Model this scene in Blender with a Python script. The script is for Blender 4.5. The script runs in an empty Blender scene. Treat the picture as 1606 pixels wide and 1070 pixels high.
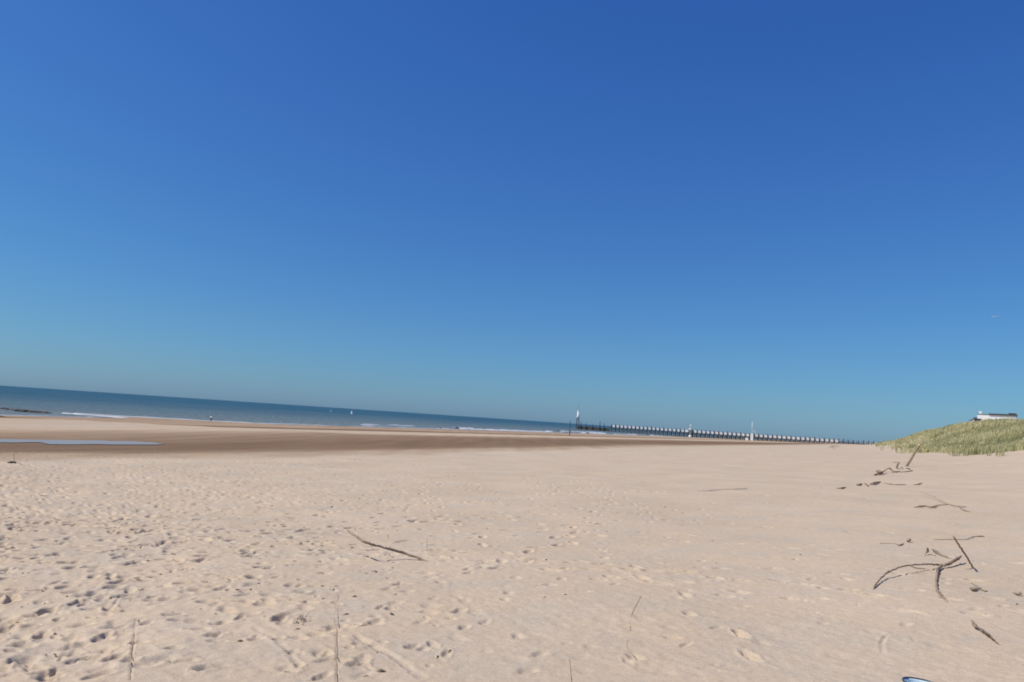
import bpy, bmesh, math, random
import numpy as np
from mathutils import Vector, Matrix
random.seed(7); rng = np.random.default_rng(11)
sc = bpy.context.scene
COL = sc.collection
R_ = math.radians

# ------------------------------------------------------------------ camera
W0, H0, F0 = 1606.0, 1070.0, 1160.0            # photograph size, focal length in its pixels
SLOPE, Y0H = .0665, 604.5                      # tilted horizon: y = Y0H + SLOPE * x
EYE = np.array([0, 0, 1.6])
roll = math.atan(SLOPE)
pitch = math.atan((Y0H + SLOPE * 803 - 535) * math.cos(roll) / F0)
fw = np.array([0, math.cos(pitch), math.sin(pitch)])
r0 = np.array([1.0, 0, 0]); u0 = np.cross(r0, fw)
cR = r0 * math.cos(roll) + u0 * math.sin(roll)
cU = -r0 * math.sin(roll) + u0 * math.cos(roll)
cam = bpy.data.objects.new('camera', bpy.data.cameras.new('camera'))
COL.objects.link(cam)
cam.matrix_world = Matrix(((cR[0], cU[0], -fw[0], EYE[0]), (cR[1], cU[1], -fw[1], EYE[1]), (cR[2], cU[2], -fw[2], EYE[2]), (0, 0, 0, 1)))
cam.data.sensor_width = 36; cam.data.lens = 36 * F0 / W0
cam.data.clip_start = .05; cam.data.clip_end = 80000
sc.camera = cam
sc.cycles.filter_width = 1.85                   # the soft phone lens

# ------------------------------------------------------------------ sky and sun
SUN_EL, SUN_LEFT = R_(50), R_(102)              # sun to the left of the view axis (+Y)
wd = bpy.data.worlds.new('World'); sc.world = wd; wd.use_nodes = True
nt = wd.node_tree; nt.nodes.clear()
sky = nt.nodes.new('ShaderNodeTexSky'); sky.sky_type = 'NISHITA'; sky.sun_disc = False
sky.sun_elevation = SUN_EL; sky.sun_rotation = -SUN_LEFT
sky.altitude = 2500; sky.air_density = 1.6; sky.dust_density = 3.0; sky.ozone_density = 3.0
bg = nt.nodes.new('ShaderNodeBackground'); bg.inputs['Strength'].default_value = .10
wo = nt.nodes.new('ShaderNodeOutputWorld')
sep = nt.nodes.new('ShaderNodeSeparateColor'); com = nt.nodes.new('ShaderNodeCombineColor')
nt.links.new(sky.outputs[0], sep.inputs[0])
for ch, (gam, gain) in enumerate(((1.10, .338), (1.0, .595), (.66, .815))):   # one response curve per channel for the whole sky: the camera's deep blue
    m0, m1, m2 = (nt.nodes.new('ShaderNodeMath') for _ in range(3))
    m0.operation = 'MULTIPLY'; m0.inputs[1].default_value = .10; m1.operation = 'POWER'; m1.inputs[1].default_value = gam
    m2.operation = 'MULTIPLY'; m2.inputs[1].default_value = gain / .10
    nt.links.new(sep.outputs[ch], m0.inputs[0]); nt.links.new(m0.outputs[0], m1.inputs[0]); nt.links.new(m1.outputs[0], m2.inputs[0]); nt.links.new(m2.outputs[0], com.inputs[ch])
nt.links.new(com.outputs[0], bg.inputs[0]); nt.links.new(bg.outputs[0], wo.inputs[0])
sd = bpy.data.lights.new('sun', 'SUN'); sd.energy = 4.6; sd.angle = R_(.6); sd.color = (1, .92, .79)
so = bpy.data.objects.new('sun', sd); COL.objects.link(so)
tosun = Vector((-math.sin(SUN_LEFT) * math.cos(SUN_EL), math.cos(SUN_LEFT) * math.cos(SUN_EL), math.sin(SUN_EL)))
so.rotation_euler = tosun.to_track_quat('Z', 'Y').to_euler(); so.location = (-30, 0, 40)
sc.view_settings.view_transform = 'Standard'; sc.view_settings.look = 'None'
sc.view_settings.exposure = 0; sc.view_settings.gamma = 1; sc.view_settings.use_curve_mapping = False

# ------------------------------------------------------------------ surveying helpers
def ray(px, py):
    v = fw * F0 + cR * (px - 803) - cU * (py - 535)
    return v / np.linalg.norm(v)
def atz(px, py, z):
    v = ray(px, py); return EYE + v * ((z - EYE[2]) / v[2])
def aty(px, py, Y):
    v = ray(px, py); return EYE + v * (Y / v[1])

SEA = -4.0
def curve(z, pts, s0, s1):                       # a line along the beach at level z: X as a function of Y
    P = np.array([atz(a, b, z)[:2] for a, b in pts]); P = P[np.argsort(P[:, 1])]
    ys, xs = P[:, 1], P[:, 0]
    def f(Y):
        Y = np.asarray(Y, float)
        x = np.interp(Y, ys, xs)
        x = np.where(Y < ys[0], xs[0] + s0 * (Y - ys[0]), x)
        return np.where(Y > ys[-1], xs[-1] + s1 * (Y - ys[-1]), x)
    return f
x_dry = curve(-.6, [(0, 709), (200, 710), (400, 709), (600, 706), (800, 702.5), (1000, 698), (1200, 697.5)], .45, .50)
x_trough = curve(-1.9, [(0, 689), (200, 690), (400, 687), (600, 684), (800, 687)], .50, .52)
x_bar = curve(-2.9, [(0, 653), (200, 665), (400, 671), (600, 676), (800, 681)], .30, .52)
x_sea = curve(SEA, [(100, 648.5), (200, 656), (400, 664.5), (600, 670.5), (800, 676.5), (1000, 683)], .25, .52)
_ft = [(1606, 706, 60), (1545, 712, 68), (1480, 713, 82), (1440, 707, 100), (1400, 698, 150), (1385, 696, 220)]
FT = np.array([aty(*q) for q in _ft])
def x_foot(Y):
    Y = np.asarray(Y, float)
    x = np.interp(Y, FT[:, 1], FT[:, 0])
    x = np.where(Y < 60, FT[0, 0] + .40 * (Y - 60), x)
    return np.where(Y > 220, FT[-1, 0] + .50 * (Y - 220), x)
def z_foot(Y):
    return np.interp(Y, FT[:, 1], FT[:, 2])

def _hash(ix, iy, s):
    h = (ix * 374761393 + iy * 668265263 + s * 974634777).astype(np.int64) & 0x7fffffff
    h = ((h ^ (h >> 13)) * 1274126177) & 0x7fffffff
    return ((h ^ (h >> 16)) & 0xffff) / 65535.0
def vn(x, y, s=0):                               # value noise, -1..1
    x = np.asarray(x, float); y = np.asarray(y, float)
    ix = np.floor(x).astype(np.int64); iy = np.floor(y).astype(np.int64)
    fx = x - ix; fy = y - iy
    fx = fx * fx * fx * (fx * (fx * 6 - 15) + 10); fy = fy * fy * fy * (fy * (fy * 6 - 15) + 10)
    a = _hash(ix, iy, s) * (1 - fx) + _hash(ix + 1, iy, s) * fx
    b = _hash(ix, iy + 1, s) * (1 - fx) + _hash(ix + 1, iy + 1, s) * fx
    return (a * (1 - fy) + b * fy) * 2 - 1
def ss(a, b, x):
    t = np.clip((np.asarray(x, float) - a) / (b - a), 0, 1); return t * t * (3 - 2 * t)

def base(X, Y):                                  # the beach and dune without footprints
    X = np.asarray(X, float); Y = np.asarray(Y, float)
    Yc = np.maximum(Y, -60)
    xe, xd, xb, xs = x_dry(Yc), x_trough(Yc), x_bar(Yc), x_sea(Yc)
    xf, zf = x_foot(Yc), z_foot(Yc)
    xd = np.minimum(xd, xe - 3); xb = np.minimum(xb, xd - 5); xs = np.minimum(xs, xb - 6)
    z = np.full(X.shape, SEA - 6.0)
    def seg(z, xa, xb_, za, zb):
        t = np.clip((X - xa) / np.maximum(xb_ - xa, .01), 0, 1); return np.where(X >= xa, za + (zb - za) * t, z)
    z = seg(z, xs - 200, xs, SEA - 5, SEA)
    z = seg(z, xs, xb, SEA, -2.9)
    z = seg(z, xb, xd, -2.9, -1.9)
    z = seg(z, xd, xe, -1.9, -.6)
    t = np.clip((X - xe) / np.maximum(xf - xe, 1), 0, 1)
    up = -.6 + .62 * ss(0, .75, t) * 1.0 + (zf - .02) * t ** 5
    z = np.where(X >= xe, up, z)
    d = X - xf
    h = 5.2 + .5 * vn(X / 23, Y / 23, 5)
    dune = h * ss(-1, 20, d) + .45 * vn(X / 7, Y / 7, 6) * ss(0, 6, d)
    dune = np.where(d > 20, h + .45 * vn(X / 7, Y / 7, 6) + .02 * np.minimum(d - 20, 120), dune)
    z = z + np.where(d > -1, dune, 0)
    z = z + .05 * vn(X / 4.5, Y / 4.5, 1) * ss(0, 8, X - xe) + .02 * vn(X / 1.7, Y / 1.7, 2) * ss(0, 8, X - xe)
    return z
def gz(x, y): return float(base(np.array([x]), np.array([y]))[0])
def at(px, py, h=0.0, ymax=None):                # point at height h above the sand seen at a photograph pixel
    v = ray(px, py); t = np.geomspace(2.5, 900, 3000)
    P = EYE[None] + v[None] * t[:, None]
    g = P[:, 2] - base(P[:, 0], P[:, 1]) - h
    k = int(np.argmax(g <= 0)) if (g <= 0).any() else len(t) - 1
    if k > 0:
        a = g[k - 1] / (g[k - 1] - g[k] + 1e-9); tt = t[k - 1] + (t[k] - t[k - 1]) * a
    else: tt = t[0]
    return EYE + v * tt

# ------------------------------------------------------------------ materials
def mat(name, color, rough=.8, spec=.3, var=.0, vscale=5.0, bump=0, bscale=30.0, stretch=(1, 1, 1), metallic=0):
    m = bpy.data.materials.new(name); m.use_nodes = True
    n, l = m.node_tree.nodes, m.node_tree.links
    b = n['Principled BSDF']; b.inputs['Roughness'].default_value = rough
    b.inputs['Specular IOR Level'].default_value = spec; b.inputs['Metallic'].default_value = metallic
    b.inputs['Base Color'].default_value = (*color, 1)
    if var or bump:
        tc = n.new('ShaderNodeTexCoord'); mp = n.new('ShaderNodeMapping'); mp.inputs['Scale'].default_value = stretch
        l.new(tc.outputs['Object'], mp.inputs['Vector'])
    if var:
        no = n.new('ShaderNodeTexNoise'); no.inputs['Scale'].default_value = vscale; no.inputs['Detail'].default_value = 5
        l.new(mp.outputs[0], no.inputs['Vector'])
        cr = n.new('ShaderNodeValToRGB')
        cr.color_ramp.elements[0].position = .3; cr.color_ramp.elements[1].position = .7
        cr.color_ramp.elements[0].color = (*[c * (1 - var) for c in color], 1)
        cr.color_ramp.elements[1].color = (*[min(1, c * (1 + var)) for c in color], 1)
        l.new(no.outputs['Fac'], cr.inputs['Fac']); l.new(cr.outputs[0], b.inputs['Base Color'])
    if bump:
        n2 = n.new('ShaderNodeTexNoise'); n2.inputs['Scale'].default_value = bscale; n2.inputs['Detail'].default_value = 4
        l.new(mp.outputs[0], n2.inputs['Vector'])
        bp = n.new('ShaderNodeBump'); bp.inputs['Strength'].default_value = bump; bp.inputs['Distance'].default_value = .02
        l.new(n2.outputs['Fac'], bp.inputs['Height']); l.new(bp.outputs[0], b.inputs['Normal'])
    return m

def sand_material():
    m = bpy.data.materials.new('sand'); m.use_nodes = True
    n, l = m.node_tree.nodes, m.node_tree.links; b = n['Principled BSDF']
    tc = n.new('ShaderNodeTexCoord')
    def noise(s, d=4, r=.55):
        q = n.new('ShaderNodeTexNoise'); q.inputs['Scale'].default_value = s; q.inputs['Detail'].default_value = d; q.inputs['Roughness'].default_value = r
        l.new(tc.outputs['Object'], q.inputs['Vector']); return q
    def ramp(src, p0, c0, p1, c1):
        r = n.new('ShaderNodeValToRGB'); e = r.color_ramp.elements
        e[0].position = p0; e[0].color = (*c0, 1); e[1].position = p1; e[1].color = (*c1, 1)
        l.new(src, r.inputs[0]); return r.outputs[0]
    def mix(fac, a, c, mode='MIX'):
        x = n.new('ShaderNodeMix'); x.data_type = 'RGBA'; x.blend_type = mode
        if isinstance(fac, float): x.inputs[0].default_value = fac
        else: l.new(fac, x.inputs[0])
        l.new(a, x.inputs[6]); l.new(c, x.inputs[7]); return x.outputs[2]
    dry = ramp(noise(.45, 5).outputs[0], .35, SAND_A, .65, SAND_B)
    spk = ramp(noise(140, 2).outputs[0], .35, (.82, .80, .78), .62, (1.05, 1.05, 1.05))
    dry = mix(.8, dry, spk, 'MULTIPLY')
    mid = ramp(noise(9, 6, .65).outputs[0], .36, (.93, .92, .91), .60, (1.02, 1.02, 1.02))
    dry = mix(.8, dry, mid, 'MULTIPLY')
    hue = ramp(noise(1.3, 5, .6).outputs[0], .38, (1.03, 1.0, .96), .62, (.95, .97, 1.0))
    dry = mix(.9, dry, hue, 'MULTIPLY')
    grn = ramp(noise(52, 3, .7).outputs[0], .34, (.86, .84, .82), .52, (1.02, 1.02, 1.02))
    dry = mix(.75, dry, grn, 'MULTIPLY')
    at_ = n.new('ShaderNodeAttribute'); at_.attribute_name = 'wet'
    mp = n.new('ShaderNodeMapping'); mp.inputs['Rotation'].default_value = (0, 0, R_(28)); mp.inputs['Scale'].default_value = (1, .06, 1)
    l.new(tc.outputs['Object'], mp.inputs[0])
    wn = n.new('ShaderNodeTexNoise'); wn.inputs['Scale'].default_value = .55; wn.inputs['Detail'].default_value = 6; l.new(mp.outputs[0], wn.inputs[0])
    ad = n.new('ShaderNodeMath'); ad.operation = 'MULTIPLY_ADD'; l.new(wn.outputs[0], ad.inputs[0]); ad.inputs[1].default_value = .62; 
    sb = n.new('ShaderNodeMath'); sb.operation = 'SUBTRACT'; l.new(at_.outputs['Fac'], sb.inputs[0]); sb.inputs[1].default_value = .31
    l.new(sb.outputs[0], ad.inputs[2])
    gt = n.new('ShaderNodeMath'); gt.operation = 'MULTIPLY'; l.new(ad.outputs[0], gt.inputs[0])
    on = n.new('ShaderNodeMapRange'); on.inputs[1].default_value = 0; on.inputs[2].default_value = .15; l.new(at_.outputs['Fac'], on.inputs[0]); l.new(on.outputs[0], gt.inputs[1])
    wet = n.new('ShaderNodeClamp'); l.new(gt.outputs[0], wet.inputs[0])
    rw = n.new('ShaderNodeValToRGB'); e = rw.color_ramp.elements
    e[0].position = 0; e[0].color = (1, 1, 1, 1); e[1].position = 1; e[1].color = (.37, .285, .215, 1)
    q = e.new(.35); q.color = (.76, .69, .62, 1); q = e.new(.65); q.color = (.53, .45, .38, 1)
    l.new(wet.outputs[0], rw.inputs[0])
    l.new(mix(1.0, dry, rw.outputs[0], 'MULTIPLY'), b.inputs['Base Color'])
    rr = n.new('ShaderNodeMapRange'); rr.inputs[3].default_value = .95; rr.inputs[4].default_value = .72; l.new(wet.outputs[0], rr.inputs[0])
    l.new(rr.outputs[0], b.inputs['Roughness']); b.inputs['Specular IOR Level'].default_value = .06
    n1, n2 = noise(26, 6, .62), noise(300, 2)
    b1 = n.new('ShaderNodeBump'); b1.inputs['Strength'].default_value = .28; b1.inputs['Distance'].default_value = .02; l.new(n1.outputs[0], b1.inputs['Height'])
    b2 = n.new('ShaderNodeBump'); b2.inputs['Strength'].default_value = .35; b2.inputs['Distance'].default_value = .003; l.new(n2.outputs[0], b2.inputs['Height'])
    l.new(b1.outputs[0], b2.inputs['Normal']); l.new(b2.outputs[0], b.inputs['Normal'])
    return m
SAND_A, SAND_B = (.510, .420, .318), (.56, .462, .352)
M = dict(
    sand=sand_material(),
    drift=mat('driftwood', (.27, .205, .15), .85, .2, .45, 14, .6, 60, (1, 1, .3)),
    drift_pale=mat('driftwood_pale', (.33, .26, .20), .85, .2, .3, 14, .5, 60),
    cut=mat('cut_wood', (.52, .42, .30), .8, .2, .15, 20),
    straw=mat('straw', (.38, .32, .22), .8, .2, .25, 12),
    weed=mat('dried_weed', (.13, .10, .07), .9, .1, .5, 30),
    pile=mat('dark_timber', (.085, .072, .063), .85, .2, .35, 1.5, .5, 6, (1, 1, .2)),
    deck=mat('deck_timber', (.20, .17, .15), .85, .2, .25, 2),
    white=mat('white_paint', (.80, .80, .80), .55, .3, .05, .8),
    render_=mat('white_render', (.80, .80, .78), .8, .2, .04, .6, .2, 12),
    roof=mat('dark_roofing', (.065, .068, .075), .7, .3, .25, 2),
    glass=mat('window_glass', (.03, .04, .05), .1, .6),
    rock=mat('groyne_rock', (.085, .080, .070), .85, .25, .4, 2.5, .8, 8),
    foam=mat('foam', (.60, .62, .63), .8, .1, .08, 3, .4, 6),
    bucket=mat('blue_plastic', (.62, .76, .82), .35, .45, .05, 6),
    rim=mat('slate_plastic', (.045, .06, .075), .35, .45, .05, 6),
    sail=mat('sail_cloth', (.80, .82, .82), .7, .2, .04, 2),
    gull=mat('gull_white', (.78, .78, .78), .7, .2, .04, 4),
    gull_grey=mat('gull_grey', (.32, .34, .37), .7, .2, .06, 4),
    beak=mat('beak_yellow', (.6, .35, .05), .5, .3, .05, 4),
    skin=mat('skin', (.50, .32, .24), .6, .3, .05, 8),
    shirt=mat('white_cotton', (.75, .76, .78), .85, .1, .05, 8),
    trousers=mat('dark_cotton', (.05, .055, .065), .85, .1, .2, 8),
    hair=mat('dark_hair', (.04, .03, .022), .7, .3, .2, 20),
)

# ------------------------------------------------------------------ object helpers
def link(name, me, m=None, parent=None, smooth=True):
    o = bpy.data.objects.new(name, me); COL.objects.link(o)
    if m is not None and not me.materials: me.materials.append(m)
    if smooth: me.shade_smooth()
    if parent is not None: o.parent = parent
    return o
def mesh(name, vs, fs):
    me = bpy.data.meshes.new(name); me.from_pydata([tuple(map(float, v)) for v in vs], [], fs); me.update(); return me
def tag(o, label, cat, group=None):
    o['label'] = label; o['category'] = cat
    if group: o['group'] = group
    return o
def thing(name, label, cat, loc, rz=0, group=None):
    o = bpy.data.objects.new(name, None); COL.objects.link(o); o.empty_display_size = .2
    o.location = loc; o.rotation_euler = (0, 0, rz); return tag(o, label, cat, group)
class MB:
    def __init__(s): s.v, s.f = [], []
    def add(s, vs, fs):
        k = len(s.v); s.v += [tuple(map(float, q)) for q in vs]; s.f += [tuple(i + k for i in q) for q in fs]; return s
    def box(s, x0, x1, y0, y1, z0, z1):
        return s.add([(x0, y0, z0), (x1, y0, z0), (x1, y1, z0), (x0, y1, z0), (x0, y0, z1), (x1, y0, z1), (x1, y1, z1), (x0, y1, z1)],
                     [(0, 3, 2, 1), (4, 5, 6, 7), (0, 1, 5, 4), (1, 2, 6, 5), (2, 3, 7, 6), (3, 0, 4, 7)])
    def tube(s, pts, rad, n=8, jit=0.0, cap=True):
        P = [Vector(p) for p in pts]; k = len(P); vs, fs = [], []
        ref = Vector((0, 0, 1))
        for i, p in enumerate(P):
            d = (P[min(i + 1, k - 1)] - P[max(i - 1, 0)]).normalized()
            if abs(d.dot(ref)) > .95: ref = Vector((1, 0, 0)) if abs(d.x) < .9 else Vector((0, 1, 0))
            a = d.cross(ref).normalized(); b = a.cross(d).normalized(); ref = b
            r = rad[i] if hasattr(rad, '__len__') else rad
            for j in range(n):
                t = 2 * math.pi * j / n; rr = r * (1 + jit * random.uniform(-1, 1))
                vs.append(p + a * math.cos(t) * rr + b * math.sin(t) * rr)
        for i in range(k - 1):
            for j in range(n):
                fs.append((i * n + j, i * n + (j + 1) % n, (i + 1) * n + (j + 1) % n, (i + 1) * n + j))
        if cap: fs += [tuple(range(n))[::-1], tuple(range((k - 1) * n, k * n))]
        return s.add(vs, fs)
    def build(s, name, m, parent=None, smooth=False):
        return link(name, mesh(name, s.v, s.f), m, parent, smooth)
def spline(pts, n):                              # Catmull-Rom through points (any dimension)
    P = [np.array(p, float) for p in pts]; P = [2 * P[0] - P[1]] + P + [2 * P[-1] - P[-2]]
    out = []
    for i in range(1, len(P) - 2):
        for k in range(n):
            t = k / n
            out.append(.5 * (2 * P[i] + (P[i + 1] - P[i - 1]) * t + (2 * P[i - 1] - 5 * P[i] + 4 * P[i + 1] - P[i + 2]) * t ** 2 + (3 * P[i] - P[i - 1] - 3 * P[i + 1] + P[i + 2]) * t ** 3))
    out.append(P[-2]); return out

# ================================================================== SAND
# footprints and scuffs, each as (x, y, direction, length, width, depth)
pits = []
def pit_px(px, py, L, Wd, dep, ang=None):
    p = at(px, py)
    pits.append((p[0], p[1], random.uniform(0, math.pi) if ang is None else ang, L, Wd, dep))
# the ones that can be picked out in the photograph (pixel, length along the picture in pixels)
seen = [(30, 893, 20), (57, 872, 18), (36, 876, 10), (145, 890, 34), (16, 868, 14), (10, 908, 14), (64, 926, 8), (110, 915, 12), (100, 922, 26),
 (225, 910, 20), (208, 928, 22), (196, 936, 16), (235, 939, 24), (256, 942, 9), (130, 945, 12), (155, 938, 12), (187, 906, 9), (267, 852, 18), (308, 895, 10),
 (284, 915, 12), (330, 920, 10), (347, 923, 8), (355, 908, 12), (388, 930, 16), (382, 945, 18), (375, 971, 20), (345, 978, 12), (311, 988, 12), (340, 1006, 9),
 (40, 1013, 20), (43, 1031, 9), (120, 1035, 18), (133, 1033, 10), (182, 986, 14), (185, 997, 10), (285, 1038, 18), (180, 1032, 12), (272, 965, 22), (280, 975, 16),
 (10, 1044, 20), (72, 1055, 14), (80, 1060, 14), (5, 1060, 20), (155, 1060, 10), (55, 1047, 7), (2, 987, 8), (20, 974, 9), (52, 968, 12), (75, 958, 14), (95, 963, 10),
 (410, 890, 22), (460, 813, 14), (455, 888, 14), (395, 905, 12), (486, 946, 10), (535, 985, 18), (524, 983, 12), (585, 980, 14), (588, 975, 6), (632, 916, 12), (625, 917, 8),
 (608, 924, 6), (598, 951, 7), (733, 892, 8), (735, 898, 16), (755, 890, 9), (756, 883, 7), (720, 958, 9), (728, 984, 8), (760, 976, 22), (792, 940, 12), (798, 930, 8),
 (508, 1038, 8), (505, 1062, 12), (560, 1042, 9), (680, 1012, 9), (700, 1025, 9), (647, 1013, 16), (812, 998, 22), (847, 1026, 12), (825, 1053, 14), (890, 882, 10),
 (885, 892, 16), (862, 917, 8), (818, 880, 22), (810, 906, 12), (880, 908, 16), (915, 927, 8), (945, 852, 14), (948, 862, 12), (964, 916, 5), (1010, 815, 10), (1024, 797, 10),
 (866, 807, 16), (880, 807, 10), (917, 818, 18), (935, 832, 10), (920, 834, 14), (1097, 890, 10), (1100, 880, 7), (1075, 926, 10), (1056, 900, 9), (1005, 835, 14), (1046, 843, 8),
 (1098, 821, 12), (1170, 830, 10), (1175, 806, 10), (1167, 796, 8), (1108, 808, 18), (995, 1030, 12), (985, 1036, 20), (1055, 1000, 16), (1124, 985, 9), (1075, 1012, 22),
 (1220, 810, 14), (1247, 809, 8), (1303, 823, 10), (1256, 849, 14), (1247, 876, 12), (1325, 908, 6), (1272, 908, 7), (1290, 922, 16), (1420, 765, 8), (1391, 794, 8),
 (1493, 778, 8), (1498, 809, 10), (1548, 818, 6), (1560, 815, 6), (1540, 884, 12), (1573, 950, 7), (1530, 955, 8), (1484, 908, 8), (1484, 915, 8), (1420, 980, 10),
 (550, 770, 12), (612, 788, 14), (578, 797, 12), (650, 797, 12), (596, 830, 14), (592, 824, 10), (700, 800, 12), (735, 812, 8), (705, 815, 10), (640, 848, 14), (530, 835, 14),
 (445, 840, 16), (500, 830, 14), (497, 843, 12), (424, 788, 10), (410, 789, 20), (195, 784, 16), (115, 785, 14), (106, 786, 10), (215, 794, 22), (190, 807, 8), (253, 779, 9), (282, 785, 12),
 (335, 800, 16), (350, 812, 12), (370, 800, 14), (322, 842, 9), (385, 833, 9), (370, 858, 12), (130, 836, 14), (60, 833, 14), (92, 829, 9), (74, 851, 14), (35, 853, 14), (140, 810, 16),
 (170, 822, 14), (215, 848, 10), (240, 832, 9), (235, 838, 9), (272, 880, 16), (178, 880, 10), (160, 898, 14), (105, 883, 10), (75, 884, 12), (14, 780, 8), (70, 788, 8)]
for px, py, w in seen:
    D = 1160.0; p = at(px, py); dist = math.hypot(p[0], p[1])
    L = max(.09, w * dist / F0 * .62); wd_ = L * random.uniform(.38, .62)
    pits.append((p[0], p[1], random.gauss(.35 if px < 450 else 1.0, .5), L, wd_, min(.075, .32 * wd_ + .016) * (1 if px < 480 else .75 if px < 760 else .5)))
# the trampled left and the far part of the beach: trails of footprints
def trail(x, y, a, n, L=.27, dep=.04, step=.62):
    side = 1
    for i in range(n):
        ca, sa = math.cos(a), math.sin(a)
        pits.append((x - sa * .09 * side, y + ca * .09 * side, a + random.gauss(0, .12), L / 2 * random.uniform(.8, 1.1), L * .19 * random.uniform(.9, 1.3), dep * random.uniform(.6, 1.25)))
        x += ca * step * random.uniform(.85, 1.15); y += sa * step * random.uniform(.85, 1.15); a += random.gauss(0, .05); side = -side
for k in range(26):
    trail(random.uniform(-13, -1.5), random.uniform(4.5, 11), random.choice((R_(72), R_(40), R_(118), R_(250))) + random.gauss(0, .2), random.randint(8, 20), .25, .030)
for k in range(120):
    y = 8 * math.exp(random.random() * 1.7); x = -.70 * y + random.random() ** 1.7 * .80 * y
    trail(x, y, random.uniform(0, 6.28), random.randint(10, 26), .27, .036)
for k in range(9):
    y = 6 * math.exp(random.random() * 1.9); trail(random.uniform(-.1, .35) * y, y, random.uniform(0, 6.28), random.randint(5, 12), .25, .014)
for k in range(2600):                            # loose scuffs
    y = 4.6 * math.exp(random.random() ** .8 * 2.2); u = -.70 + 1.4 * random.random() ** 1.9
    if random.random() > (1.0 if u < -.05 else .28): continue
    L = random.uniform(.03, .11); dd = (1.05 if u < -.25 else .6) if u < -.05 else .22
    pits.append((u * y, y, random.uniform(0, 3.14), L, L * random.uniform(.4, .9), random.uniform(.012, .034) * dd))
# soft dimples on the smooth right
for k in range(260):
    y = 4.6 * math.exp(random.random() * 2.0); u = random.uniform(-.1, .7); L = random.uniform(.05, .2)
    pits.append((u * y, y, random.uniform(0, 3.14), L, L * random.uniform(.5, .9), random.uniform(.003, .007)))
# furrows drawn in the sand
grooves = []
def groove(pts, w, dep):
    P = spline([at(a, b)[:2] for a, b in pts], 24)
    grooves.append((np.array(P), w, dep))
groove([(1384, 1022), (1383, 1008), (1392, 996), (1410, 992), (1428, 993), (1434, 1006)], .02, .012)
groove([(94, 1036), (100, 1024), (110, 1011)], .02, .015)
groove([(178, 952), (184, 942), (190, 936)], .018, .014)
groove([(212, 942), (228, 936), (246, 930)], .035, .022)
groove([(42, 1055), (46, 1042), (48, 1032)], .02, .014)
groove([(0, 1050), (14, 1040), (24, 1032)], .03, .02)
groove([(68, 1068), (72, 1054)], .025, .02)
groove([(80, 1066), (84, 1050)], .025, .02)
groove([(528, 1069), (528, 1010), (527, 985), (528, 940)], .010, .006)
groove([(204, 1069), (206, 1030), (209, 1005), (213, 975)], .012, .008)
groove([(400, 985), (440, 1010), (470, 1045)], .03, .008)
groove([(560, 1000), (620, 1030), (660, 1062)], .035, .008)

rr = [.02, .6, 1.2, 1.8, 2.3, 2.7]
r = 3.0
while r < 13.2: rr.append(r); r += .0132
while r < 60: rr.append(r); r *= 1.0062
while r < 1300: rr.append(r); r *= 1.03
while r < 30000: rr.append(r); r *= 1.4
rr = np.array(rr)
fine = np.arange(-41, 41.001, .086)
coarse = np.concatenate([np.arange(-180, -41, 3.5), fine, np.arange(42.5, 180, 3.5)])
th = np.radians(coarse)                          # 0 = +Y, positive to the right
nr, nth = len(rr), len(th)
Rg, Tg = np.meshgrid(rr, th, indexing='ij')
X = Rg * np.sin(Tg); Y = Rg * np.cos(Tg)
Z = base(X, Y)
xe = x_dry(np.maximum(Y, -60)); inland = X - xe
dryk = ss(0, 6, inland)
near = 1 - ss(45, 130, Rg)
u = X / np.maximum(Y, .5)
tramp = np.clip(1.0 - ss(-.42, .10, u + .12 * vn(X / 3, Y / 3, 21)), .0, 1)
soft = .010 * vn(X / .55, Y / .55, 31) + .006 * vn(X / .24 + 7, Y / .24, 32)
rough_ = .011 * vn(X / .36, Y / .36, 33) + .010 * np.maximum(0, vn(X / .15, Y / .15, 34)) ** 2 + .004 * vn(X / .07, Y / .07, 35)
Z += near * dryk * (soft * (.26 + .6 * tramp) + rough_ * (.06 + .9 * tramp))
Z += (1 - ss(10, 22, Rg)) * .0022 * vn(X / .045, Y / .045, 36)
# wind ripples on the smooth right
Z += (1 - ss(14, 30, Rg)) * dryk * (1 - tramp) * .0008 * np.sin((X * .8 + Y * .5 + .25 * vn(X / 1.2, Y / 1.2, 41)) * 38) * ss(-.2, .5, vn(X / 2.4, Y / 2.4, 42))
def stamp(L):
    for (x, y, a, l, w, dep) in L:
        r0_ = math.hypot(x, y); t0 = math.atan2(x, y); ext = l * 2.1
        if r0_ < 2.8 or r0_ > 75 or abs(t0) > R_(41): continue
        i0, i1 = np.searchsorted(rr, r0_ - ext), np.searchsorted(rr, r0_ + ext) + 1
        j0, j1 = np.searchsorted(th, t0 - ext / r0_), np.searchsorted(th, t0 + ext / r0_) + 1
        if i1 - i0 < 2 or j1 - j0 < 2: continue
        xx = X[i0:i1, j0:j1] - x; yy = Y[i0:i1, j0:j1] - y
        ca, sa = math.cos(a), math.sin(a)
        qa = (xx * ca + yy * sa) / l; qb = (-xx * sa + yy * ca) / w
        wob = 1 + .22 * vn(X[i0:i1, j0:j1] / (w * .9), Y[i0:i1, j0:j1] / (w * .9), int(abs(x * 977 + y * 131)) % 999)
        q = np.sqrt(qa * qa + qb * qb) * wob
        hollow = -dep * (1 - ss(.35, 1.0, q))
        rimh = .26 * dep * np.exp(-((q - 1.25) / .26) ** 2) * (.6 + .6 * (wob - .8))
        Z[i0:i1, j0:j1] += (hollow + rimh) * min(1, max(.0, 1.3 - r0_ / 90))
stamp(pits)
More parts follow.
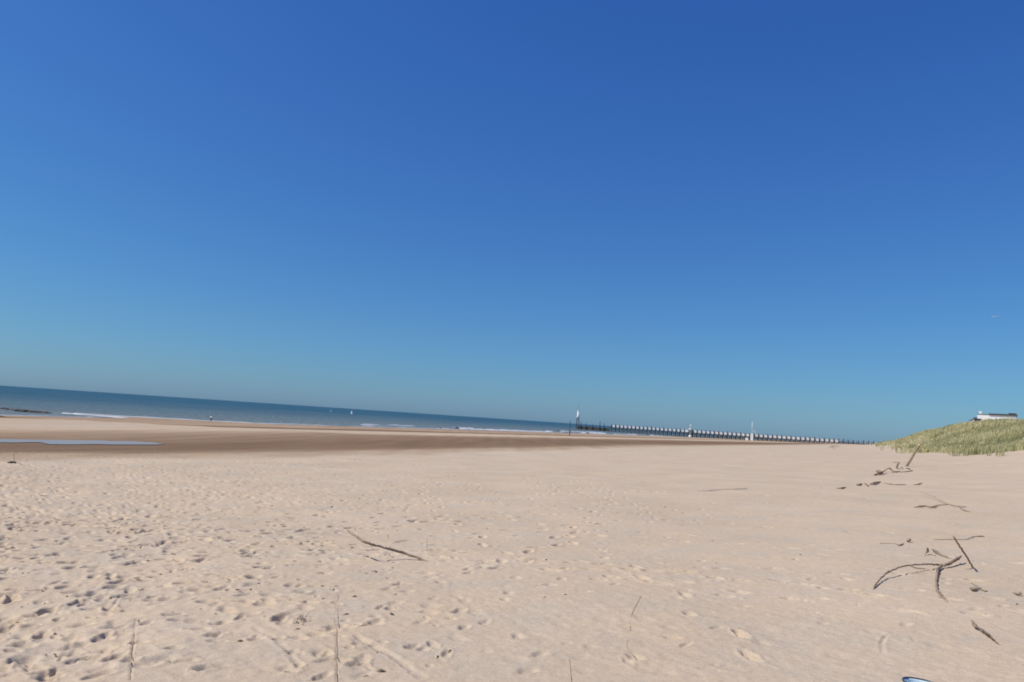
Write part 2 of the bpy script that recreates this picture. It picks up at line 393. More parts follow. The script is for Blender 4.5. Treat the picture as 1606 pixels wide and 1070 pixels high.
for P, w, dep in grooves:                        # a shallow furrow with low banks along a line
    ra = np.hypot(P[:, 0], P[:, 1]); ta = np.arctan2(P[:, 0], P[:, 1]); m_ = w * 4
    i0, i1 = np.searchsorted(rr, ra.min() - m_), np.searchsorted(rr, ra.max() + m_) + 1
    j0, j1 = np.searchsorted(th, ta.min() - m_ / ra.min()), np.searchsorted(th, ta.max() + m_ / ra.min()) + 1
    xs_, ys_ = X[i0:i1, j0:j1], Y[i0:i1, j0:j1]; D2 = np.full(xs_.shape, 1e9); 
    for a_, b_ in zip(P[:-1], P[1:]):
        d_ = b_ - a_; t_ = np.clip(((xs_ - a_[0]) * d_[0] + (ys_ - a_[1]) * d_[1]) / (d_ @ d_ + 1e-12), 0, 1)
        D2 = np.minimum(D2, (xs_ - a_[0] - t_ * d_[0]) ** 2 + (ys_ - a_[1] - t_ * d_[1]) ** 2)
    q_ = np.sqrt(D2) / w * (1 + .3 * vn(xs_ / .06, ys_ / .06, 55))
    Z[i0:i1, j0:j1] += (-dep * (1 - ss(.2, 1, q_)) + .3 * dep * np.exp(-((q_ - 1.3) / .3) ** 2)) * (.6 + .6 * vn(xs_ / .3, ys_ / .3, 56))

# how wet the sand is, by where it lies between the dry beach and the sea
Yc = np.maximum(Y, -60)
xd = np.minimum(x_trough(Yc), xe - 3); xb = np.minimum(x_bar(Yc), xd - 5); xs = np.minimum(x_sea(Yc), xb - 6)
wob = 1.2 * vn(X / 9, Y / 9, 51) + .5 * vn(X / 2.5, Y / 2.5, 52)
def band(x, knots):
    w = np.zeros_like(x); 
    for (a, wa), (b, wb) in zip(knots[:-1], knots[1:]):
        t = np.clip((x - a) / np.maximum(b - a, .01), 0, 1); w = np.where(x >= a, wa + (wb - wa) * t, w)
    return w
wet = band(X + wob * .35, [(xs - 40, .6), (xs, .50), (xb - (xb - xs) * .22, .40), (xb - 2.2, 1.0), (xb + (xd - xb) * .10, 1.0), (xb + (xd - xb) * .17, .14),
    (xb + (xd - xb) * .72, .12), (xd - (xd - xb) * .16, .50), (xd, .72), (xd + (xe - xd) * .45, .95), (xd + (xe - xd) * .86, .92), (xe - .1, .62), (xe + .5, .36), (xe + 2.2, .26), (xe + 4.6, .0), (xe + 900, 0)])
fade = 1 - .35 * ss(260, 600, Rg)
wet = wet * fade
verts = np.stack([X, Y, Z], -1).reshape(-1, 3).astype(np.float32)
idx = np.arange(nr * nth).reshape(nr, nth)
jn = np.roll(np.arange(nth), -1)
q = np.stack([idx[:-1], idx[:-1][:, jn], idx[1:][:, jn], idx[1:]], -1).reshape(-1, 4)[:, ::-1].astype(np.int32)
me = bpy.data.meshes.new('beach')
me.vertices.add(len(verts)); me.vertices.foreach_set('co', verts.ravel())
me.loops.add(q.size); me.loops.foreach_set('vertex_index', q.ravel())
me.polygons.add(len(q)); me.polygons.foreach_set('loop_start', np.arange(0, q.size, 4, dtype=np.int32))
me.polygons.foreach_set('loop_total', np.full(len(q), 4, dtype=np.int32))
me.update(calc_edges=True); me.validate()
aw = me.attributes.new('wet', 'FLOAT', 'POINT'); aw.data.foreach_set('value', wet.ravel().astype(np.float32))
beach = link('beach', me, M['sand']); beach['kind'] = 'structure'

# ================================================================== SEA
def water_material(name, deep, shallow, rough, wscale, wdist, spec=.5):
    m = bpy.data.materials.new(name); m.use_nodes = True
    n, l = m.node_tree.nodes, m.node_tree.links; b = n['Principled BSDF']
    tc = n.new('ShaderNodeTexCoord')
    mp = n.new('ShaderNodeMapping'); mp.inputs['Rotation'].default_value = (0, 0, R_(28)); mp.inputs['Scale'].default_value = (1, .35, 1); l.new(tc.outputs['Object'], mp.inputs[0])
    no = n.new('ShaderNodeTexNoise'); no.inputs['Scale'].default_value = .012; no.inputs['Detail'].default_value = 6; l.new(mp.outputs[0], no.inputs[0])
    cr = n.new('ShaderNodeValToRGB'); e = cr.color_ramp.elements; e[0].position = .35; e[0].color = (*deep, 1); e[1].position = .65; e[1].color = (*shallow, 1)
    l.new(no.outputs[0], cr.inputs[0])
    sh = n.new('ShaderNodeAttribute'); sh.attribute_name = 'shallow'; mx = n.new('ShaderNodeMix'); mx.data_type = 'RGBA'
    l.new(sh.outputs['Fac'], mx.inputs[0]); l.new(cr.outputs[0], mx.inputs[6]); mx.inputs[7].default_value = (.175, .200, .170, 1)
    l.new(mx.outputs[2], b.inputs['Base Color'])
    b.inputs['Roughness'].default_value = rough; b.inputs['IOR'].default_value = 1.33; b.inputs['Specular IOR Level'].default_value = spec
    w1 = n.new('ShaderNodeTexNoise'); w1.inputs['Scale'].default_value = wscale; w1.inputs['Detail'].default_value = 6; l.new(mp.outputs[0], w1.inputs[0])
    bp = n.new('ShaderNodeBump'); bp.inputs['Strength'].default_value = 1; bp.inputs['Distance'].default_value = wdist; l.new(w1.outputs[0], bp.inputs['Height']); l.new(bp.outputs[0], b.inputs['Normal'])
    return m
SEA_DEEP, SEA_SHALLOW = (.022, .070, .098), (.040, .105, .125)
M['sea'] = water_material('sea_water', SEA_DEEP, SEA_SHALLOW, .38, .5, 1.6, .22)
M['pool'] = water_material('pool_water', (.25, .245, .225), (.31, .29, .26), .35, 3, .03, .2)
def grid_sheet(name, xs_, ys_, zf, m):
    XX, YY = np.meshgrid(xs_, ys_); ZZ = zf(XX, YY)
    n1, n2 = XX.shape; ii = np.arange(n1 * n2).reshape(n1, n2)
    fs = np.stack([ii[:-1, :-1], ii[:-1, 1:], ii[1:, 1:], ii[1:, :-1]], -1).reshape(-1, 4)
    o = link(name, mesh(name, np.stack([XX, YY, ZZ], -1).reshape(-1, 3), fs.tolist()), m); return o
gx = np.concatenate([-np.geomspace(40000, 420, 30), np.arange(-400, 260, 5), np.geomspace(280, 30000, 24)])
gy = np.concatenate([[-20000, -4000, -800, -200, -50], np.arange(0, 500, 4), np.geomspace(510, 40000, 60)])
def swell(XX, YY):
    a = XX * .88 - YY * .47; d = x_sea(np.maximum(YY, -60)) - XX
    k = np.exp(-np.maximum(d, 0) / 160) * (np.abs(XX) < 380) * (YY < 480) * (YY > -10)
    return SEA + k * .16 * (np.sin(a * .33 + 1.5 * vn(XX / 40, YY / 40, 61)) * .5 + vn(XX / 9, YY / 18, 62)) * ss(3, 20, d)
sea = grid_sheet('sea', gx, gy, swell, M['sea']); sea['kind'] = 'structure'
svx = np.array([v.co[:2] for v in sea.data.vertices]); dsh = np.maximum(0, x_sea(np.maximum(svx[:, 1], -60)) - svx[:, 0])
ash = sea.data.attributes.new('shallow', 'FLOAT', 'POINT'); ash.data.foreach_set('value', np.exp(-dsh / 170).astype(np.float32))

# surf along the water's edge: broken lines of foam with height of their own
sv, sf = [], []
def foam_line(off, y0, y1, w, h, thr, seed):
    ys = y0
    prev = None
    while ys < y1:
        xx = float(x_sea(ys)) - off + 1.8 * float(vn(ys / 14, seed, 71)) + .5 * float(vn(ys / 3, seed, 72))
        g = float(vn(ys / 22 + seed * 3.1, seed, 73)) + .4 * float(vn(ys / 5, seed, 74))
        st = max(.8, ys * .009)
        if g > thr:
            k = min(1, (g - thr) * 3) ; ww = w * k * (1 + .4 * float(vn(ys / 2, seed, 75))); hh = h * k * (1 + .5 * float(vn(ys / 1.5, seed, 76)))
            row = [(xx - ww, ys, SEA - .05), (xx - ww * .5, ys, SEA + .05 + hh * .6), (xx, ys, SEA + .05 + hh), (xx + ww * .25, ys, SEA + .05 + hh * .5), (xx + ww * .5, ys, SEA - .02)]
            k0 = len(sv); sv.extend(row)
            if prev is not None:
                for j in range(4): sf.append((prev + j, prev + j + 1, k0 + j + 1, k0 + j))
            prev = k0
        else: prev = None
        ys += st
foam_line(1, 105, 640, .55, .15, -.45, 1); foam_line(5, 300, 640, 1.2, .30, .2, 2); foam_line(9, 190, 640, .8, .22, .55, 3)
foam_line(18, 260, 600, 1.2, .4, .50, 4); foam_line(.0, 100, 640, .5, .10, -.7, 5); foam_line(7, 300, 640, 2.5, .4, .05, 6); foam_line(14, 330, 640, 2.5, .45, .2, 7); foam_line(30, 330, 560, 2.5, .35, .3, 8)
surf = link('surf_foam', mesh('surf_foam', sv, sf), M['foam']); surf['kind'] = 'stuff'

# tide pool lying in the trough
pv = []
tp = [(-30, 688.5), (0, 689.5), (60, 690.5), (120, 691), (180, 692.5), (225, 694), (252, 696.2), (246, 698.2), (200, 698.2), (150, 697.6), (110, 698), (80, 697.4), (60, 694.5), (30, 695), (0, 695), (-30, 695)]
P = [at(a, b) for a, b in tp]
P = [np.array((*p[:2],)) for p in P]
sp = spline([(*p, 0) for p in P + [P[0]]], 14)[:-1]
sp = [(p[0] + .25 * float(vn(p[0] * 1.1, p[1] * 1.1, 81)), p[1] + .7 * float(vn(p[0] * 1.1, p[1] * 1.1, 82)) + .3 * float(vn(p[0] * 3.1, p[1] * 3.1, 83))) for p in sp]
bm = bmesh.new(); bvs = [bm.verts.new((p[0], p[1], 0)) for p in sp]; bm.faces.new(bvs)
bmesh.ops.triangulate(bm, faces=bm.faces[:]); bmesh.ops.subdivide_edges(bm, edges=bm.edges[:], cuts=3, use_grid_fill=True)
for v in bm.verts: v.co.z = gz(v.co.x, v.co.y) + .03
me = bpy.data.meshes.new('tide_pool'); bm.to_mesh(me); bm.free()
pool = link('tide_pool', me, M['pool']); pool['kind'] = 'structure'

# ================================================================== DUNE GRASS
def grass_material():
    m = bpy.data.materials.new('marram'); m.use_nodes = True
    n, l = m.node_tree.nodes, m.node_tree.links; b = n['Principled BSDF']; b.inputs['Roughness'].default_value = .6; b.inputs['Specular IOR Level'].default_value = .2
    a = n.new('ShaderNodeAttribute'); a.attribute_name = 'tone'
    cr = n.new('ShaderNodeValToRGB'); e = cr.color_ramp.elements
    e[0].position = 0; e[0].color = (.29, .30, .155, 1); e[1].position = 1; e[1].color = (.64, .56, .37, 1)
    k = e.new(.5); k.color = (.52, .50, .255, 1)
    l.new(a.outputs['Fac'], cr.inputs[0]); l.new(cr.outputs[0], b.inputs['Base Color'])
    tr = n.new('ShaderNodeBsdfTranslucent'); l.new(cr.outputs[0], tr.inputs[0]); mx = n.new('ShaderNodeMixShader'); mx.inputs[0].default_value = .3
    l.new(b.outputs[0], mx.inputs[1]); l.new(tr.outputs[0], mx.inputs[2]); l.new(mx.outputs[0], n['Material Output'].inputs[0])
    return m
M['grass'] = grass_material()
gv, gf, gt = [], [], []
NT = 26000
yy = 48 * np.exp(rng.random(NT) * 1.75); dd = rng.random(NT) ** .9 * 31 - 4.0
xx = x_foot(yy) + dd
edge = .10 + ss(-3.2, 2.2, dd + 3.2 * vn(xx / 3.2, yy / 3.2, 91) + 1.6 * vn(xx / 1.1, yy / 1.1, 95))
front = (dd < .5) & (vn(xx / 1.5, yy / 3.0, 97) < .32)
keep = ~front & (rng.random(NT) < edge * (.25 + .75 * ss(-.35, .25, vn(xx / 2.4, yy / 2.4, 92)))) & (xx / yy < .95)
xx, yy, dd = xx[keep], yy[keep], dd[keep]
zz = base(xx, yy); ton = np.clip(.45 + .4 * vn(xx / 5, yy / 5, 93) + .2 * vn(xx / 1.3, yy / 1.3, 94), 0, 1)
for x, y, z, t in zip(xx, yy, zz, ton):
    nb = 8 if y < 110 else 5
    for k in range(nb):
        a = random.uniform(0, 6.283); ln = random.uniform(.45, 1.0); lean = random.uniform(.12, .55)
        bx, by = x + random.gauss(0, .16), y + random.gauss(0, .16)
        w = random.uniform(.010, .020) * (1 + y / 70)
        dx, dy = math.cos(a) * lean * ln + .10, math.sin(a) * lean * ln
        px_, py_ = -math.sin(a) * w, math.cos(a) * w
        k0 = len(gv)
        gv += [(bx - px_, by - py_, z - .05), (bx + px_, by + py_, z - .05), (bx + dx * .4 + px_ * .7, by + dy * .4 + py_ * .7, z + ln * .6),
               (bx + dx * .4 - px_ * .7, by + dy * .4 - py_ * .7, z + ln * .6), (bx + dx, by + dy, z + ln * (1 - lean * .35))]
        gf += [(k0, k0 + 1, k0 + 2, k0 + 3), (k0 + 3, k0 + 2, k0 + 4)]
        tb = min(1, max(0, t + random.gauss(0, .14)))
        gt += [tb] * 5
me = mesh('dune_grass', gv, gf); a_ = me.attributes.new('tone', 'FLOAT', 'POINT'); a_.data.foreach_set('value', np.array(gt, np.float32))
gr = link('dune_grass', me, M['grass'], None, False); gr['kind'] = 'stuff'

# ================================================================== DRIFTWOOD
def branch(name, label, arms, m, parts=None, cat='branch', group=None, n=6, jit=.10):
    """arms: list of lists of (px, py, height over sand, radius in metres); one mesh, arms joined at their roots"""
    b = MB()
    for arm in arms:
        pts = [(*at(a, c, h), r_) for a, c, h, r_ in arm]
        S = spline(pts, n)
        b.tube([(s[0] + random.gauss(0, s[3] * .18), s[1] + random.gauss(0, s[3] * .18), s[2] + random.gauss(0, s[3] * .18)) for s in S], [max(.0013, s[3] * .88) for s in S], 9, jit)
    c = np.mean(np.array(b.v), 0); lo = min(v[2] for v in b.v)
    b.v = [(v[0] - c[0], v[1] - c[1], v[2] - lo) for v in b.v]
    o = b.build(name, m, None, True); o.location = (c[0], c[1], lo)
    return tag(o, label, cat, group)
branch('driftwood_branch', 'long thin stick slanting out of bare sand left of centre with one end raised', [
    [(545, 832, .27, .008), (556, 840, .25, .012), (570, 849, .215, .015), (586, 855, .18, .014), (597, 857.5, .15, .011), (603, 859.5, .135, .011), (611, 861, .12, .014), (630, 866.5, .075, .016), (650, 873, .035, .014), (668, 880.5, .0, .012), (676, 882, -.012, .008)],
    [(609, 860.5, .12, .008), (613, 857.5, .15, .003)]], M['drift'])
branch('forked_branch', 'large forked driftwood branch arched over the sand at right', [
    [(1507.5, 872.5, .085, .010), (1503, 875.5, .075, .018), (1496, 880, .058, .019), (1488, 884.3, .042, .019), (1480, 886.5, .034, .018), (1472, 885.8, .036, .014), (1456, 885, .060, .010), (1440, 885.6, .075, .009), (1424, 887, .082, .009), (1408, 891, .075, .009), (1394, 897.5, .058, .010), (1389, 900, .048, .009), (1378, 911, .026, .009), (1371.5, 920, .01, .010), (1370, 927, -.01, .006)],
    [(1477, 887, .034, .016), (1473, 890.5, .026, .018), (1470.5, 898, .016, .017), (1469, 910, .010, .015), (1468.5, 921.5, .008, .015), (1473, 929.5, .008, .015), (1480, 939, .006, .015), (1486.5, 946.5, -.008, .009)],
    [(1426, 887, .080, .008), (1437, 891, .062, .008), (1451, 892.3, .05, .005)],
    [(1500, 877, .066, .006), (1498, 871, .095, .004)], [(1391, 899, .052, .011), (1393.5, 895, .072, .006)]], M['drift'])
branch('leaning_stick', 'straight thin stick planted in the sand right of the forked branch, leaning left', [
    [(1526.7, 892.5, -.02, .011), (1519, 878, .11, .011), (1508, 861, .25, .012), (1497, 844, .385, .010), (1495, 841, .40, .008)], [(1527, 891, 0, .009), (1520, 893, .004, .006), (1511, 893, .0, .004)]], M['drift'])  # flat second arm stands in for the stick's cast shadow, modelled as thin wood
branch('twig', 'short dark twig with thick end just behind the forked branch', [[(1461.5, 861.5, .02, .005), (1465, 863, .045, .012), (1471, 866, .04, .012), (1476, 870, .025, .006), (1483, 873, .015, .007), (1491, 876.5, .0, .005)]], M['drift'])
branch('driftwood_stub', 'tiny upright dark stub of wood left of the short thick-ended twig', [[(1450, 874, -.01, .004), (1452, 868, .03, .006), (1455, 864, .05, .018), (1454.5, 859, .10, .006)]], M['drift'])
branch('thin_stick', 'long pale stick lying flat behind the top of the leaning stick', [[(1464, 846.3, .012, .004), (1490, 846, .012, .006), (1515, 846, .01, .005), (1524, 842.5, .012, .006), (1536, 841, .015, .010), (1544, 841.8, .0, .006)]], M['drift_pale'])
branch('twig', 'curved thin twig on the sand left of the forked branch tip', [[(1379, 852.5, .004, .004), (1392, 852.3, .006, .005), (1405, 853, .010, .006), (1410, 855, .012, .014), (1417, 852.5, .008, .006)]], M['drift_pale'])
tw = branch('driftwood_knot', 'small round dark knot of wood beside the curved thin twig', [[(1422, 849, .0, .008), (1425.5, 848, .03, .020), (1428, 845.5, .045, .010)]], M['drift'])
branch('forked_twig', 'small v shaped twig right of the forked branch foot', [[(1523, 914.5, .03, .004), (1533, 920, .02, .006), (1545, 926.5, .01, .008), (1549, 927.5, .0, .005)], [(1521, 922, .02, .006), (1527, 924.5, .025, .016), (1534, 924, .01, .006), (1547, 927, .006, .004)]], M['drift'])
branch('twig_bundle', 'slim bundle of broken dark twigs lying below the forked branch near the lower right', [
    [(1524, 973, .03, .005), (1528, 980, .03, .014), (1533, 985, .02, .009)], [(1533, 984, .02, .005), (1542, 990, .025, .009), (1550, 996, .02, .008), (1558, 1003, .015, .007), (1569, 1013, .0, .003)],
    [(1536, 984.5, .03, .004), (1546, 991, .045, .006), (1556, 1000, .03, .005), (1565, 1009, .01, .004)], [(1540, 990, .005, .005), (1549, 998, .005, .006), (1553, 1001, .0, .004)]], M['drift'])
branch('twig', 'tiny hooked twig near the right edge below the planted stick', [[(1588, 929, .0, .004), (1594, 931.5, .012, .010), (1599, 932, .018, .014), (1601, 928, .04, .005)]], M['drift'])
branch('thin_stick', 'long faint stick slanting down to the right on the slope below the dune grass', [[(1445, 772, .12, .006), (1462, 778, .09, .008), (1478, 786.5, .05, .010), (1492, 792, .02, .012), (1506, 794.5, .02, .020), (1516, 796, .0, .012)], [(1505, 796, .02, .010), (1512, 800, .02, .016), (1524, 804, .0, .008)]], M['drift_pale'])
branch('driftwood_branch', 'short dark branch lying level against the long faint slanting stick', [[(1433, 796, .0, .010), (1442, 794.5, .03, .022), (1452, 794, .03, .016), (1462, 795.5, .03, .022), (1472, 792.5, .02, .010), (1486, 791.5, .01, .008)]], M['drift'])
branch('thin_stick', 'straight pale stick lying alone on smooth sand right of centre', [[(1092, 769.3, .0, 0.0066), (1112, 769.5, .03, 0.0110), (1135, 767.8, .02, 0.0055), (1160, 767, .03, 0.0099), (1172, 766, .01, 0.0055)]], M['drift_pale'])
# around the leaning log
lg = thing('leaning_log', 'stout dark log planted at a slant in the sand before the dune grass', 'log', at(1419.5, 733))
def part_tube(name, parent, arms, m, n=5, jit=.08):
    b = MB()
    L = Vector(parent.location)
    for arm in arms:
        S = spline([(*at(a, c, h), r_) for a, c, h, r_ in arm], n)
        b.tube([Vector(s[:3]) - L for s in S], [s[3] for s in S], 10, jit)
    return b.build(name, m, parent, True)
_b = at(1419.5, 734.5, -.1); _t = np.array(aty(1441.3, 699.2, _b[1] + .15)); _L = np.array(lg.location)
b = MB(); S = spline([_b - _L, _b * .66 + _t * .34 - _L + (.012, 0, 0), _b * .33 + _t * .67 - _L, _t - _L], 5)
b.tube(S, [.075 - .001 * i for i in range(len(S))], 12, .07); b.build('trunk', M['drift'], lg, True)
b = MB(); dv = (_t - _b) / np.linalg.norm(_t - _b); b.tube([_t - _L - dv * .03, _t - _L + dv * .05, _t - _L + dv * .11], [.066, .062, .030], 12, .10); b.build('cut_end', M['cut'], lg, True)
branch('driftwood_stump', 'short broken stump with a side bar, just left of the leaning log', [[(1405.5, 735.5, -.05, 0.0468), (1407.5, 731, .16, 0.0429), (1410, 726, .36, 0.0351)], [(1411, 726, .36, 0.0234), (1406, 725.2, .38, 0.0234), (1400, 725.5, .36, 0.0140)]], M['drift'], cat='stump')
branch('driftwood_root', 'knotted dark root at the left end of the driftwood by the leaning log', [[(1370, 746, 0, 0.0234), (1374, 744, .05, 0.0468), (1382, 743, .05, 0.0390)], [(1375, 739, .14, 0.0390), (1379, 740, .14, 0.0702), (1384, 742, .08, 0.0624)], [(1383, 742, .08, 0.0390), (1388, 738, .12, 0.0234), (1394, 734.5, .22, 0.0273), (1398, 737, .12, 0.0312)]], M['drift'], cat='root')
branch('driftwood_branch', 'crooked branch lying between the knotted root and the leaning log', [[(1396, 734, .20, 0.0234), (1399, 738, .08, 0.0312), (1404, 740, .04, 0.0390), (1411, 739.5, .04, 0.0234)], [(1411, 740.3, .02, 0.0172), (1420, 740, .02, 0.0203), (1431, 738.3, .02, 0.0265)], [(1413, 732, .20, 0.0234), (1416, 735, .10, 0.0234)]], M['drift'])
branch('driftwood_stub', 'short dark stub lying right at the foot of the leaning log', [[(1421, 734.5, .10, 0.0234), (1425, 735.2, .06, 0.0273), (1428, 736, .0, 0.0156)]], M['drift'])
for lab, arm in [('dark stick at the left end of the stick row in front of the leaning log', [(1312, 766, 0, 0.0156), (1320, 765.5, .03, 0.0273), (1327, 764.5, 0, 0.0156)]),
                 ('short dark stick, second from the left in the row before the leaning log', [(1343, 761, 0, 0.0234), (1347, 760, .04, 0.0390), (1352, 759.6, 0, 0.0234)]),
                 ('small bent twig in the middle of the stick row before the leaning log', [(1356, 757.5, .03, 0.0156), (1360, 761, .03, 0.0312), (1362, 763, 0, 0.0234)]),
                 ('thick dark stick at the middle of the row before the leaning log', [(1365, 760, 0, 0.0234), (1370, 758, .06, 0.0468), (1376, 756.6, .04, 0.0312), (1382, 756, 0, 0.0156)])]:
    branch('driftwood_stick', lab, [arm], M['drift'], cat='stick')
branch('driftwood_stick', 'longest pale stick, right of the middle in the row before the leaning log', [[(1386, 757.5, 0, 0.0156), (1394, 759, .02, 0.0234), (1406, 760, .02, 0.0195), (1421, 760, 0, 0.0156)]], M['drift_pale'], cat='stick')
branch('driftwood_stick', 'pale stub at the right end of the row before the leaning log', [[(1433, 760.5, 0, 0.0156), (1439, 759.5, .03, 0.0234), (1447, 757.5, 0, 0.0117)]], M['drift_pale'], cat='stick')
branch('driftwood_branch', 'dark branch on the sand crest in front of the landward pier posts', [[(1300, 702, .0, 0.0390), (1306, 700.6, .25, 0.0780), (1311, 699.5, .3, 0.0624), (1318, 700.3, .05, 0.0312)], [(1305, 700.5, .25, 0.0390), (1304, 697.5, .8, 0.0312)]], M['drift'])
branch('marker_stick', 'thin stick standing in damp sand beyond the footprints at far left', [[(21.5, 724.5, -.05, 0.0094), (22, 718, .14, 0.0078), (22, 711.5, .32, 0.0055)]], M['drift'], cat='stick')
branch('weed_clump', 'low dark clump of weed at the foot of the far left stick', [[(12, 725.4, 0, 0.0156), (17, 725.2, .03, 0.0351), (22, 725, .02, 0.0234), (24.5, 725.2, 0, 0.0117)]], M['weed'], cat='seaweed')
# dry stems
branch('dry_stem', 'long thin reed running straight up the sand left of centre at the bottom edge', [[(528.5, 1072, .006, 0.0024), (528, 1040, .010, 0.0031), (527.5, 1010, .014, 0.0024), (528, 985, .012, 0.0021), (528.5, 960, .012, 0.0015), (528.5, 930, .01, 0.0011)]], M['drift_pale'], cat='stem')
branch('dry_stem', 'thin reed among footprints at the lower left bottom edge', [[(203.5, 1072, .006, 0.0021), (205, 1040, .012, 0.0028), (207, 1012, .012, 0.0028), (210, 992, .01, 0.0017)]], M['drift_pale'], cat='stem')
branch('dry_stem', 'thin reed lying just above the lower left bottom edge reed', [[(215, 982, .008, 0.0035), (216.5, 975, .012, 0.0042), (217, 969, .006, 0.0021)]], M['drift_pale'], cat='stem')
branch('dry_stem', 'short thin stem standing upright above the right end of the long stick', [[(669.5, 866, -.01, 0.0028), (670, 855, .085, 0.0024), (670.3, 845, .165, 0.0015)]], M['drift_pale'], cat='stem')
branch('dry_stem', 'pale curved stem lying in the lower middle of the sand', [[(1006, 934, .0025, 0.0010), (999, 946, .0025, 0.0018), (993, 958, .0025, 0.0021), (989, 972, .0025, 0.0018), (988, 990, .0025, 0.0010)]], M['straw'], cat='stem')
branch('dry_stem', 'wavy thin stem below the pale curved stem', [[(984, 1004, .0025, 0.0016), (983, 1014, .0025, 0.0021), (988, 1022, .0025, 0.0021), (996, 1030, .0025, 0.0032)]], M['straw'], cat='stem')
branch('dry_stem', 'thin stem at the bottom edge right of the middle', [[(892, 1033, .0025, 0.0021), (894, 1044, .0025, 0.0021), (896, 1072, .0025, 0.0016)]], M['straw'], cat='stem')
arms = []
for k in range(15):
    px_, py_ = random.gauss(474, 9), random.gauss(974, 4); a = random.gauss(1.0, .45); ln = random.uniform(4, 10)
    arms.append([(474, 976, -.01, .003), (px_, py_, .008, .003), (px_ + ln * .5 * math.cos(a), py_ - ln * .5 * math.sin(a), .02, .0035), (px_ + ln * math.cos(a), py_ - ln * math.sin(a), random.uniform(.02, .05), .002)])
branch('straw_tuft', 'small tuft of broken straw and twigs in trampled sand, lower left of centre', arms, M['straw'], cat='straw', n=2)
# small flecks of weed, bark and shell, far too many to count
fv = MB()
for k in range(1500):
    y = 4.6 * math.exp(random.random() ** .75 * 2.1); uu = -.70 + 1.4 * random.random() ** 1.6
    x = uu * y
    if random.random() > (1 if uu < -.12 else .13): continue
    z = gz(x, y) + .002; L = random.uniform(.008, .034) * (1 + y / 40); w = L * random.uniform(.15, .45); a = random.uniform(0, 3.14)
    ca, sa = math.cos(a), math.sin(a)
    fv.add([(x - ca * L, y - sa * L, z - .004), (x + sa * w, y - ca * w, z), (x + ca * L, y + sa * L, z - .004), (x - sa * w, y + ca * w, z), (x + random.uniform(-.3, .3) * L, y, z + w * .45 + .004)],
           [(0, 1, 4), (1, 2, 4), (2, 3, 4), (3, 0, 4)])
fl = fv.build('beach_litter', M['weed'], None, True); fl['kind'] = 'stuff'

# ================================================================== BUCKET
c = aty(1446, 1073.5, 3.95)
bz = gz(c[0], c[1]); rim_z = c[2]
bk = thing('bucket', 'pale blue plastic bucket with a dark rim, cut off by the bottom edge', 'bucket', (c[0], c[1], bz))
hh = rim_z - bz
def lathe(prof, n=40):
    vs, fs = [], []
    for r_, z_ in prof:
        for j in range(n): t = 2 * math.pi * j / n; vs.append((r_ * math.cos(t), r_ * math.sin(t), z_))
    for i in range(len(prof) - 1):
        for j in range(n): fs.append((i * n + j, i * n + (j + 1) % n, (i + 1) * n + (j + 1) % n, (i + 1) * n + j))
    return vs, fs
RB = .102
v_, f_ = lathe([(.001, .004), (RB * .72, .0), (RB * .74, .006), (RB * .97, hh - .01), (RB * .965, hh - .004), (RB * .955, hh - .01), (RB * .73, .012), (.001, .012)])
MB().add(v_, f_).build('pail', M['bucket'], bk, True)
v_, f_ = lathe([(RB * .975, hh - .006), (RB * 1.02, hh - .006), (RB * 1.035, hh - .002), (RB * 1.02, hh + .003), (RB * .975, hh + .003), (RB * .97, hh - .006)])
MB().add(v_, f_).build('rim', M['rim'], bk, True)
hb = MB(); hb.tube([(RB * 1.07 * math.cos(t), -.01 - RB * 1.05 * math.sin(t), hh - .02 - .10 * math.sin(t)) for t in np.linspace(0, math.pi, 20)], .004, 8); hb.build('handle', M['rim'], bk, True)
bk.rotation_euler = (0, R_(4), R_(10))

# ================================================================== PIER
Z0 = 660.0
P0 = np.array([aty(1378, 694, Z0)[0], Z0]); PD = np.array([-.92, .39]); PD = PD / np.linalg.norm(PD)
pier_ang = math.atan2(PD[1], PD[0])
pier = thing('wooden_pier', 'long timber pier with dark posts and white boarded railing running out from the dune', 'pier', (P0[0], P0[1], 0), pier_ang)
SP = 4.05; NP = 61
# local x runs seaward along the pier; +y local is the landward/viewer side
side = 1.0
nrm = np.array([-PD[1], PD[0]])                 # local +y
if nrm[1] > 0: side = -1.0                       # the side that faces the camera
def p_world(lx, ly): return P0 + PD * lx + nrm * ly
pm, wm, rm = {}, {}, {}
dk = MB(); dk.box(-6, SP * (NP - .5), -1.6, 1.6, .25, .45); dk.build('deck', M['deck'], pier)
bx = MB(); bx.box(-6, SP * (NP - .5), side * 1.75 - .12, side * 1.75 + .12, -.10, .24); bx.box(-6, SP * (NP - .5), -side * 1.75 - .12, -side * 1.75 + .12, -.10, .24); bx.build('beam', M['pile'], pier)
TOP, PB, PT = 3.7, .5, 2.6
panel_me = mesh('railing_panel', *(lambda q: (q.v, q.f))(MB().box(.45, SP - .45, -.04, .04, PB, PB + .62).box(.45, SP - .45, -.04, .04, PB + .68, PB + 1.34).box(.45, SP - .45, -.04, .04, PB + 1.40, PT)))
panel_me.materials.append(M['white'])
back = MB()
